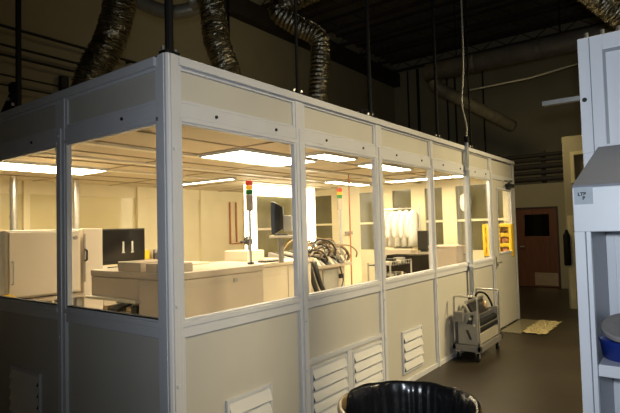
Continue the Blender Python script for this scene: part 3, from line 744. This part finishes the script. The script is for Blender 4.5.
# ------------------------------------------------------------------ far brown door
d = thing('door_2', 'brown wooden door with a small window and brass kick plate', 'door', (11.62, .69, 0), kind='structure')
y0, y1 = .225, 1.165
gy0, gy1, gz0, gz1 = .40, .98, 1.26, 1.80
b = MB()
for (p, q, z0, z1) in ((y0, gy0, .01, 1.95), (gy1, y1, .01, 1.95), (gy0, gy1, .01, gz0), (gy0, gy1, gz1, 1.95)): box(b, 11.61, 11.66, p, q, z0, z1)
obj('door_leaf', b, 'door', d, .003)
b = MB(); box(b, 11.58, 11.70, .19, .225, 0, 1.985); box(b, 11.58, 11.70, 1.165, 1.2, 0, 1.985); box(b, 11.58, 11.70, .225, 1.165, 1.95, 1.985); obj('door_frame', b, 'doorframe', d)
obj('pane', B(11.63, 11.635, gy0, gy1, gz0, gz1), 'pane', d)
obj('kick_plate', B(11.604, 11.61, .25, .78, .05, .36), 'kick', d)
b = MB(); tube(b, [(11.61, 1.08, 1.0), (11.55, 1.08, 1.0), (11.55, .98, 1.0)], .014, 8); obj('handle', b, 'steel', d)
struct('wall_inner', B(13.2, 13.3, -.6, 2.4, 0, 2.4), 'wwall', 'dim wall seen through the brown door window', 'wall')

# ------------------------------------------------------------------ beige room corner behind the hood
rx = 8.6
w = thing('wall_far_right', 'cream room corner partly hidden behind the white hood', 'wall', (rx, -1.5, 0), kind='structure')
yc = at(567, 250, x=rx).y
p1 = at(570, 152, x=rx); p2 = at(590, 182, x=rx)
zt = 3.2
b = MB(); box(b, rx, rx+.15, p1.y, yc, 0, zt); box(b, rx, rx+.15, p2.y, p1.y, 0, p2.z); box(b, rx, rx+.15, p2.y, p1.y, p1.z, zt); box(b, rx, rx+.15, -6, p2.y, 0, zt)
obj('wall_panel', b, 'wwall', w)
obj('corner_trim', B(rx-.03, rx, at(575, 250, x=rx).y, at(569, 250, x=rx).y, 0, 1.72), 'cream', w)
ww = thing('window_20', 'small window with a pale yellow frame left of the hood slope', 'window', (rx, (p1.y+p2.y)/2, p2.z), kind='structure')
b = MB(); e = .06
for (y0, y1, z0, z1) in ((p1.y-e, p1.y, p2.z, p1.z), (p2.y, p2.y+e, p2.z, p1.z), (p2.y+e, p1.y-e, p1.z-e, p1.z), (p2.y+e, p1.y-e, p2.z, p2.z+e)): box(b, rx-.03, rx+.05, y0, y1, z0, z1)
obj('window_frame', b, 'cream', ww)
obj('pane', B(rx+.05, rx+.06, p2.y+e, p1.y-e, p2.z+e, p1.z-e), 'dpane', ww)
q = at(566, 241, x=rx-.1)
t = thing('fire_extinguisher', 'tall dark object hanging on the cream room corner', 'extinguisher', (rx-.1, q.y, .95))
b = MB(); lathe(b, (rx-.09, yc-.02, .80), [(.05, 0), (.06, .02), (.06, .55), (.03, .62), (.02, .66)], 12); obj('cylinder', b, 'rod', t, smooth=True)
obj('bracket', B(rx-.04, rx, yc-.05, yc+.0, 1.1, 1.16), 'rod', t)

# ------------------------------------------------------------------ cart
cx0, cx1, cy0, cy1 = 4.05, 4.90, -.375, -.04
t = thing('service_cart', 'grey wheeled cart with black roller parked against the cleanroom wall', 'cart', ((cx0+cx1)/2, (cy0+cy1)/2, 0))
b = MB(); box(b, cx0, cx1, cy0, cy0+.04, .13, .19); box(b, cx0, cx1, cy1-.04, cy1, .13, .19); box(b, cx0, cx0+.05, cy0, cy1, .13, .19); box(b, cx1-.05, cx1, cy0, cy1, .13, .19); box(b, cx0, cx1, cy0, cy1, .12, .132)
obj('base_frame', b, 'cartg', t, .004)
for x in (cx0+.06, cx1-.06):
    for y in (cy0+.05, cy1-.05):
        b = MB(); tube(b, [(x, y-.014, .045), (x, y+.014, .045)], .045, 16); c_ = obj('wheel', b, 'rubber', t)
        b = MB(); box(b, x-.02, x+.02, y-.022, y-.017, .04, .11); box(b, x-.02, x+.02, y+.017, y+.022, .04, .11); box(b, x-.03, x+.03, y-.025, y+.025, .105, .12); obj('caster_fork', b, 'steel', c_)
for x in (cx0+.03, cx1-.03):
    b = MB(); tube(b, smooth_path([(x, cy0+.03, .19), (x, cy0+.03, .5), (x, cy0+.03, .72), (x, cy0+.06, .755), (x, (cy0+cy1)/2, .757), (x, cy1-.04, .755), (x, cy1-.02, .72), (x, cy1-.02, .5), (x, cy1-.02, .19)], 5), .012, 8); obj('handle', b, 'steel', t, smooth=True)
# end plates
b = MB(); hexa(b, [(cx0+.06, cy0+.02, .19), (cx0+.08, cy0+.02, .19), (cx0+.08, cy1-.05, .19), (cx0+.06, cy1-.05, .19), (cx0+.06, cy0+.03, .60), (cx0+.08, cy0+.03, .60), (cx0+.08, cy1-.05, .52), (cx0+.06, cy1-.05, .52)])
ep = obj('end_plate', b, 'cartw', t, .004)
b = MB(); hexa(b, [(cx0+.052, cy0+.12, .25), (cx0+.06, cy0+.12, .25), (cx0+.06, cy0+.145, .25), (cx0+.052, cy0+.145, .25), (cx0+.052, cy0+.16, .36), (cx0+.06, cy0+.16, .36), (cx0+.06, cy0+.19, .36), (cx0+.052, cy0+.19, .36)]); obj('slot', b, 'black', ep)
b = MB(); hexa(b, [(cx0+.052, cy0+.11, .43), (cx0+.06, cy0+.11, .43), (cx0+.06, cy0+.18, .43), (cx0+.052, cy0+.18, .43), (cx0+.052, cy0+.09, .54), (cx0+.06, cy0+.09, .54), (cx0+.06, cy0+.12, .54), (cx0+.052, cy0+.12, .54)]); obj('slot', b, 'black', ep)
b = MB(); hexa(b, [(cx1-.08, cy0+.02, .19), (cx1-.06, cy0+.02, .19), (cx1-.06, cy1-.05, .19), (cx1-.08, cy1-.05, .19), (cx1-.08, cy0+.03, .56), (cx1-.06, cy0+.03, .56), (cx1-.06, cy1-.05, .50), (cx1-.08, cy1-.05, .50)]); obj('end_plate', b, 'cartw', t, .004)
b = MB(); box(b, cx0+.08, cx1-.08, cy0+.03, cy0+.06, .20, .315); obj('side_panel', b, 'cartw', t, .004)
b = MB(); box(b, cx0+.08, cx1-.08, cy1-.08, cy1-.06, .19, .50); obj('rear_panel', b, 'cartg', t, .004)
b = MB(); tube(b, [(cx0+.09, cy0+.07, .43), (cx1-.05, cy0+.07, .43)], .036, 18); ro = obj('roller', b, 'rubber', t)
b = MB(); tube(b, [(cx0+.02, cy0+.07, .43), (cx0+.09, cy0+.07, .43)], .016, 10); obj('axle', b, 'steel', ro)
b = MB(); tube(b, [(cx0+.09, cy0+.055, .355), (cx1-.05, cy0+.055, .355)], .028, 16); obj('roller', b, 'rubber', t)
b = MB(); tube(b, [(cx0+.02, cy0+.035, .395), (cx1-.03, cy0+.035, .395)], .009, 8); obj('guide_bar', b, 'steel', t)
b = MB(); tube(b, [(cx0+.02, cy0+.12, .50), (cx1-.02, cy0+.12, .50)], .016, 10); obj('guide_bar', b, 'steel', t)
b = MB(); hexa(b, [(cx0+.14, cy0+.10, .52), (cx1-.2, cy0+.10, .52), (cx1-.2, cy0+.14, .53), (cx0+.14, cy0+.14, .53), (cx0+.14, cy0+.17, .66), (cx1-.2, cy0+.17, .66), (cx1-.2, cy0+.21, .65), (cx0+.14, cy0+.21, .65)]); pn = obj('dark_window_panel', b, 'black', t, .004)
b = MB(); tube(b, [(cx0+.1, cy0+.19, .675), (cx1-.17, cy0+.19, .675)], .022, 10); obj('top_bar', b, 'steel', pn)
b = MB(); box(b, cx0-.02, cx0+.06, cy1-.14, cy1-.03, .46, .58); obj('side_box', b, 'cartg', t, .006)
b = MB(); tube(b, smooth_path([(cx0+.45, cy0+.22, .64), (cx0+.55, cy0+.2, .74), (cx0+.72, cy0+.16, .71), (cx0+.80, cy0+.12, .60), (cx0+.82, cy0+.1, .50)], 7), .013, 8); obj('hose', b, 'rubber', t, smooth=True)
b = MB(); lathe(b, (cx0+.42, cy0+.24, .66), [(.035, 0), (.04, .03), (.03, .05), (.01, .06)], 12); obj('motor_cap', b, 'rubber', t, smooth=True)
b = MB(); lathe(b, (cx1-.24, cy0+.14, .50), [(.03, 0), (.035, .02), (.03, .12), (.012, .14)], 12); obj('bottle', b, 'kick', t, smooth=True)

# ------------------------------------------------------------------ sticky mat in front of the cleanroom door
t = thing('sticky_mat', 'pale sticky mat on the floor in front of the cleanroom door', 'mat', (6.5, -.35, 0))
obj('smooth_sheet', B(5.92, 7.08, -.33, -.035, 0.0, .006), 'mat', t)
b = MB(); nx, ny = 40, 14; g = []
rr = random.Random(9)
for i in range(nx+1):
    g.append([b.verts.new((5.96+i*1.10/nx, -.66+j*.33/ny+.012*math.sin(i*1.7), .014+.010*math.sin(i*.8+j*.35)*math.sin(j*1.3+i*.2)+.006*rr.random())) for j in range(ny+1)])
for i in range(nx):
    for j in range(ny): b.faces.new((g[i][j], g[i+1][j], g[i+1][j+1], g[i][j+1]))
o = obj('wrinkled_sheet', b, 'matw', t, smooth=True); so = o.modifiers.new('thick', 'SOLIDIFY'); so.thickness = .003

# ------------------------------------------------------------------ bin with black liner
bc = Vector((.215, -1.355, 0)); RZ = .845; RR = .295
t = thing('trash_can', 'round can with a black plastic liner at the bottom of the photo', 'trash can', bc)
b = MB(); lathe(b, bc, [(.235, 0), (.24, .01), (.285, RZ-.06), (.290, RZ-.055), (.306, RZ-.045), (.312, RZ-.025), (.308, RZ-.006), (.298, RZ), (.288, RZ-.008), (.2795, RZ-.03), (.279, RZ-.06), (.23, .02)], 64); obj('can_body', b, 'can', t, smooth=True)
def fold(a, i):
    w = .5*abs(math.sin(a*8+.4+.8*math.sin(a*3)))+.5*abs(math.sin(a*19+1.3+math.sin(a*5)))+.4*(1+math.sin(a*37+i*.3+2*math.sin(a*4)))
    return -.007*w
def tuck(a):
    # 1 where the liner is tucked inside the lip so the brown rim shows
    d = (a-math.radians(160)+PI) % (2*PI)-PI
    return max(0., min(1., (math.radians(68)-abs(d))/.35))
N = 240
prof = [(.312, RZ-.20, .3), (.314, RZ-.12, .3), (.314, RZ-.05, .2), (.311, RZ-.012, .12), (.304, RZ+.006, .08), (.293, RZ+.009, .08), (.283, RZ-.004, .25), (.277, RZ-.05, .6), (.270, RZ-.12, 1.), (.256, RZ-.22, 1.4), (.24, RZ-.34, 1.8), (.22, RZ-.46, 1.9), (.13, RZ-.54, 1.5), (.01, RZ-.55, .0)]
b = MB(); rings = []
for i, (r, z, f_) in enumerate(prof):
    ring = []
    for k in range(N):
        a = 2*PI*k/N; q = tuck(a)
        rr_ = r+fold(a, i)*f_; zz = z
        if i < 7:
            if i in (2, 3, 4, 5): rr_ += (1-q)*(.003*math.sin(a*7)+.002*math.sin(a*17+1)); zz += (1-q)*.002*math.sin(a*11+.5)
            rr_ = rr_*(1-q)+(.2735-.0006*(6-i))*q; zz = zz*(1-q)+(RZ-.030-.001*(6-i))*q
        ring.append(b.verts.new((bc.x+rr_*math.cos(a), bc.y+rr_*math.sin(a), max(zz, .05))))
    rings.append(ring)
for p, q in zip(rings, rings[1:]):
    for k in range(N): b.faces.new((p[k], p[(k+1) % N], q[(k+1) % N], q[k]))
obj('liner', b, 'bag', t, smooth=True)

# ------------------------------------------------------------------ white hood / cabinet on the right
hx, ux, bx_, yL, yR = .84, 1.2, 1.58, -1.94, -3.3
t = thing('fume_hood', 'tall white hood cabinet with a sloped grey canopy at the right edge', 'cabinet', (1.2, -2.6, 0))
# upper body
obj('upper_body', B(ux, bx_, yR, yL, 1.80, 2.60), 'hood', t, .006)
b = MB(); box(b, ux-.012, ux, -2.055, yL+.0, 1.98, 2.598); box(b, ux-.012, ux, yR, -2.055, 2.515, 2.598)
obj('upper_trim', b, 'hood', t, .004)
obj('trim_seam', B(ux-.0135, ux-.011, -1.998, -1.994, 1.98, 2.595), 'hoodg', t)
b = MB(); box(b, ux-.016, ux-.001, -2.068, -2.055, 2.02, 2.515); box(b, ux-.016, ux-.001, yR, -2.068, 2.50, 2.515); obj('inset_bead', b, 'hoodin', t)
b = MB(); tube(b, [(ux-.012, -1.962, 2.265), (ux-.016, -1.962, 2.265)], .012, 10); obj('plug', b, 'bolt', t)
b = MB()
for k in range(6): tube(b, [(ux+.02, -1.98-k*.075, 2.60), (ux+.02, -1.98-k*.075, 2.63)], .011, 8)
obj('top_bolt', b, 'steel', t)
# sloped canopy
b = MB(); hexa(b, [(hx, yR, 1.79), (hx, yL, 1.79), (ux, yL, 1.79), (ux, yR, 1.79), (ux-.025, yR, 2.02), (ux-.025, -2.015, 2.005), (ux-.012, -2.015, 2.005), (ux-.012, yR, 2.02)])
obj('canopy', b, 'hoodg', t)
obj('canopy_base', B(hx, ux, yR, yL, 1.78, 1.79), 'hoodg', t)
# fascia + stile
b = MB(); box(b, hx, hx+.03, yR, yL, 1.571, 1.78); obj('fascia', b, 'hood', t, .004)
b = MB(); box(b, hx, hx+.03, -1.985, yL, 0, 1.571); obj('stile', b, 'hood', t, .003)
obj('side_panel', B(hx+.03, bx_, -1.965, yL, 0, 1.78), 'hood', t)
obj('inner_jamb', B(hx+.008, hx+.05, -2.008, -1.988, 0, 1.571), 'hood', t, .003)
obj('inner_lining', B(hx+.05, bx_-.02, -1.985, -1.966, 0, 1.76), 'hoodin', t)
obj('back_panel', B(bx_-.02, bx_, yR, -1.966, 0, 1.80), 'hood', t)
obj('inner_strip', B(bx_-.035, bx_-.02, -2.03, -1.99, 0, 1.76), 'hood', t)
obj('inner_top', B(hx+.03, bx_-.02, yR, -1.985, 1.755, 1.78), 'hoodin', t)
obj('far_side_panel', B(hx, bx_, yR-.03, yR, 0, 2.60), 'hood', t)
for z in (.955, .45):
    b = MB(); box(b, hx+.02, bx_-.02, yR, -2.01, z-.055, z); obj('shelf_board', b, 'hood', t, .004)
obj('kick_board', B(hx+.02, hx+.04, yR, -1.985, 0, .1), 'hoodg', t)
# protruding channel
b = MB(); box(b, ux+.02, ux+.06, yL, -1.745, 2.275, 2.281); box(b, ux+.02, ux+.024, yL, -1.745, 2.281, 2.300); box(b, ux+.056, ux+.06, yL, -1.745, 2.281, 2.300)
obj('side_channel', b, 'steel', t)
# tag with writing
lg = obj('tag_plate', B(hx-.004, hx, -2.026, -1.947, 1.700, 1.781), 'tag', t)
def text(s, y, z, size):
    cu = bpy.data.curves.new('lettering', 'FONT'); cu.body = s; cu.size = size; cu.extrude = .0005; cu.align_x = 'CENTER'; cu.offset = .0009
    o = bpy.data.objects.new('lettering', cu); COL.objects.link(o)
    dg = bpy.context.evaluated_depsgraph_get(); me = bpy.data.meshes.new_from_object(o.evaluated_get(dg))
    bpy.data.objects.remove(o)
    o = bpy.data.objects.new('lettering', me); COL.objects.link(o); me.materials.clear(); me.materials.append(mt['ink'])
    base = Vector((1.2, -2.6, 0))
    o.matrix_local = Matrix.Translation(Vector((hx-.0046, y, z))-base) @ Matrix(((0, 0, -1, 0), (-1, 0, 0, 0), (0, 1, 0, 0), (0, 0, 0, 1)))
    o.parent = lg
text('LTB', -1.981, 1.741, .022); text('P', -1.988, 1.722, .022)
# blue tub with grey disc lid
c0 = Vector((1.03, at(600, 352, x=1.03).y-.13, .956))
t = thing('blue_tub', 'round blue tub on the hood shelf', 'tub', c0)
b = MB(); lathe(b, c0, [(.10, 0), (.118, .006), (.128, .08), (.134, .09), (.130, .095), (.118, .09), (.110, .02)], 40); obj('tub_wall', b, 'blue', t, smooth=True)
b = MB(); lathe(b, (0, 0, 0), [(.118, 0), (.126, .006), (.126, .022), (.118, .028)], 40)
bmesh.ops.rotate(b, verts=b.verts, cent=(0, 0, 0), matrix=Matrix.Rotation(math.radians(-22), 3, 'Y')); bmesh.ops.translate(b, verts=b.verts, vec=c0+Vector((.01, -.005, .135)))
tag(obj('foam_disc', b, 'gdisc', smooth=False), 'grey round disc lying tilted on the blue tub', 'disc')

# ------------------------------------------------------------------ lights
def area(name, loc, target, size, energy, col, sy=None, spread=180):
    l = bpy.data.lights.new(name, 'AREA'); l.energy = energy; l.color = col; l.size = size; l.spread = math.radians(spread)
    if sy: l.shape = 'RECTANGLE'; l.size_y = sy
    o = bpy.data.objects.new(name, l); COL.objects.link(o); o.location = loc
    o.rotation_euler = (Vector(target)-Vector(loc)).to_track_quat('-Z', 'Y').to_euler(); return o
fl = bpy.data.lights.new('camera_flash', 'SPOT'); fl.energy = 200; fl.color = (.80, .89, 1.); fl.spot_size = math.radians(104); fl.spot_blend = 1.; fl.shadow_soft_size = .04
fo = bpy.data.objects.new('camera_flash', fl); COL.objects.link(fo); fo.location = EYE+Vector((0, 0, .10))-fw*.05
fo.rotation_euler = (at(430, 190, d=3)-fo.location).to_track_quat('-Z', 'Y').to_euler()
area('unseen_warehouse_light', (6.0, -4.2, 4.8), (4.4, 0, .9), 1.2, 66, (1., .80, .44), .4, 70)
area('unseen_warehouse_light', (1.5, -5.5, 5.0), (1.5, 0, .9), 1.2, 30, (1., .82, .50), .4, 60)
area('unseen_warehouse_light', (5.5, 2.0, 6.6), (5.5, 6, 2.5), 1.2, 11, (1., .84, .5), .4)  # unseen fill added to brighten the back wall, no fixture there
area('unseen_warehouse_light', (7.7, .5, 4.2), (10.8, .2, .4), .8, 23, (1., .82, .45), .4, 150)  # unseen fill added for the far door wall and cream room corner
wd = bpy.data.worlds.new('world'); S.world = wd; wd.use_nodes = True
wd.node_tree.nodes['Background'].inputs[0].default_value = (1., .85, .6, 1); wd.node_tree.nodes['Background'].inputs[1].default_value = .026
S.view_settings.view_transform = 'Standard'; S.view_settings.look = 'None'; S.view_settings.exposure = 0.; S.view_settings.gamma = 1.
S.view_settings.use_curve_mapping = False
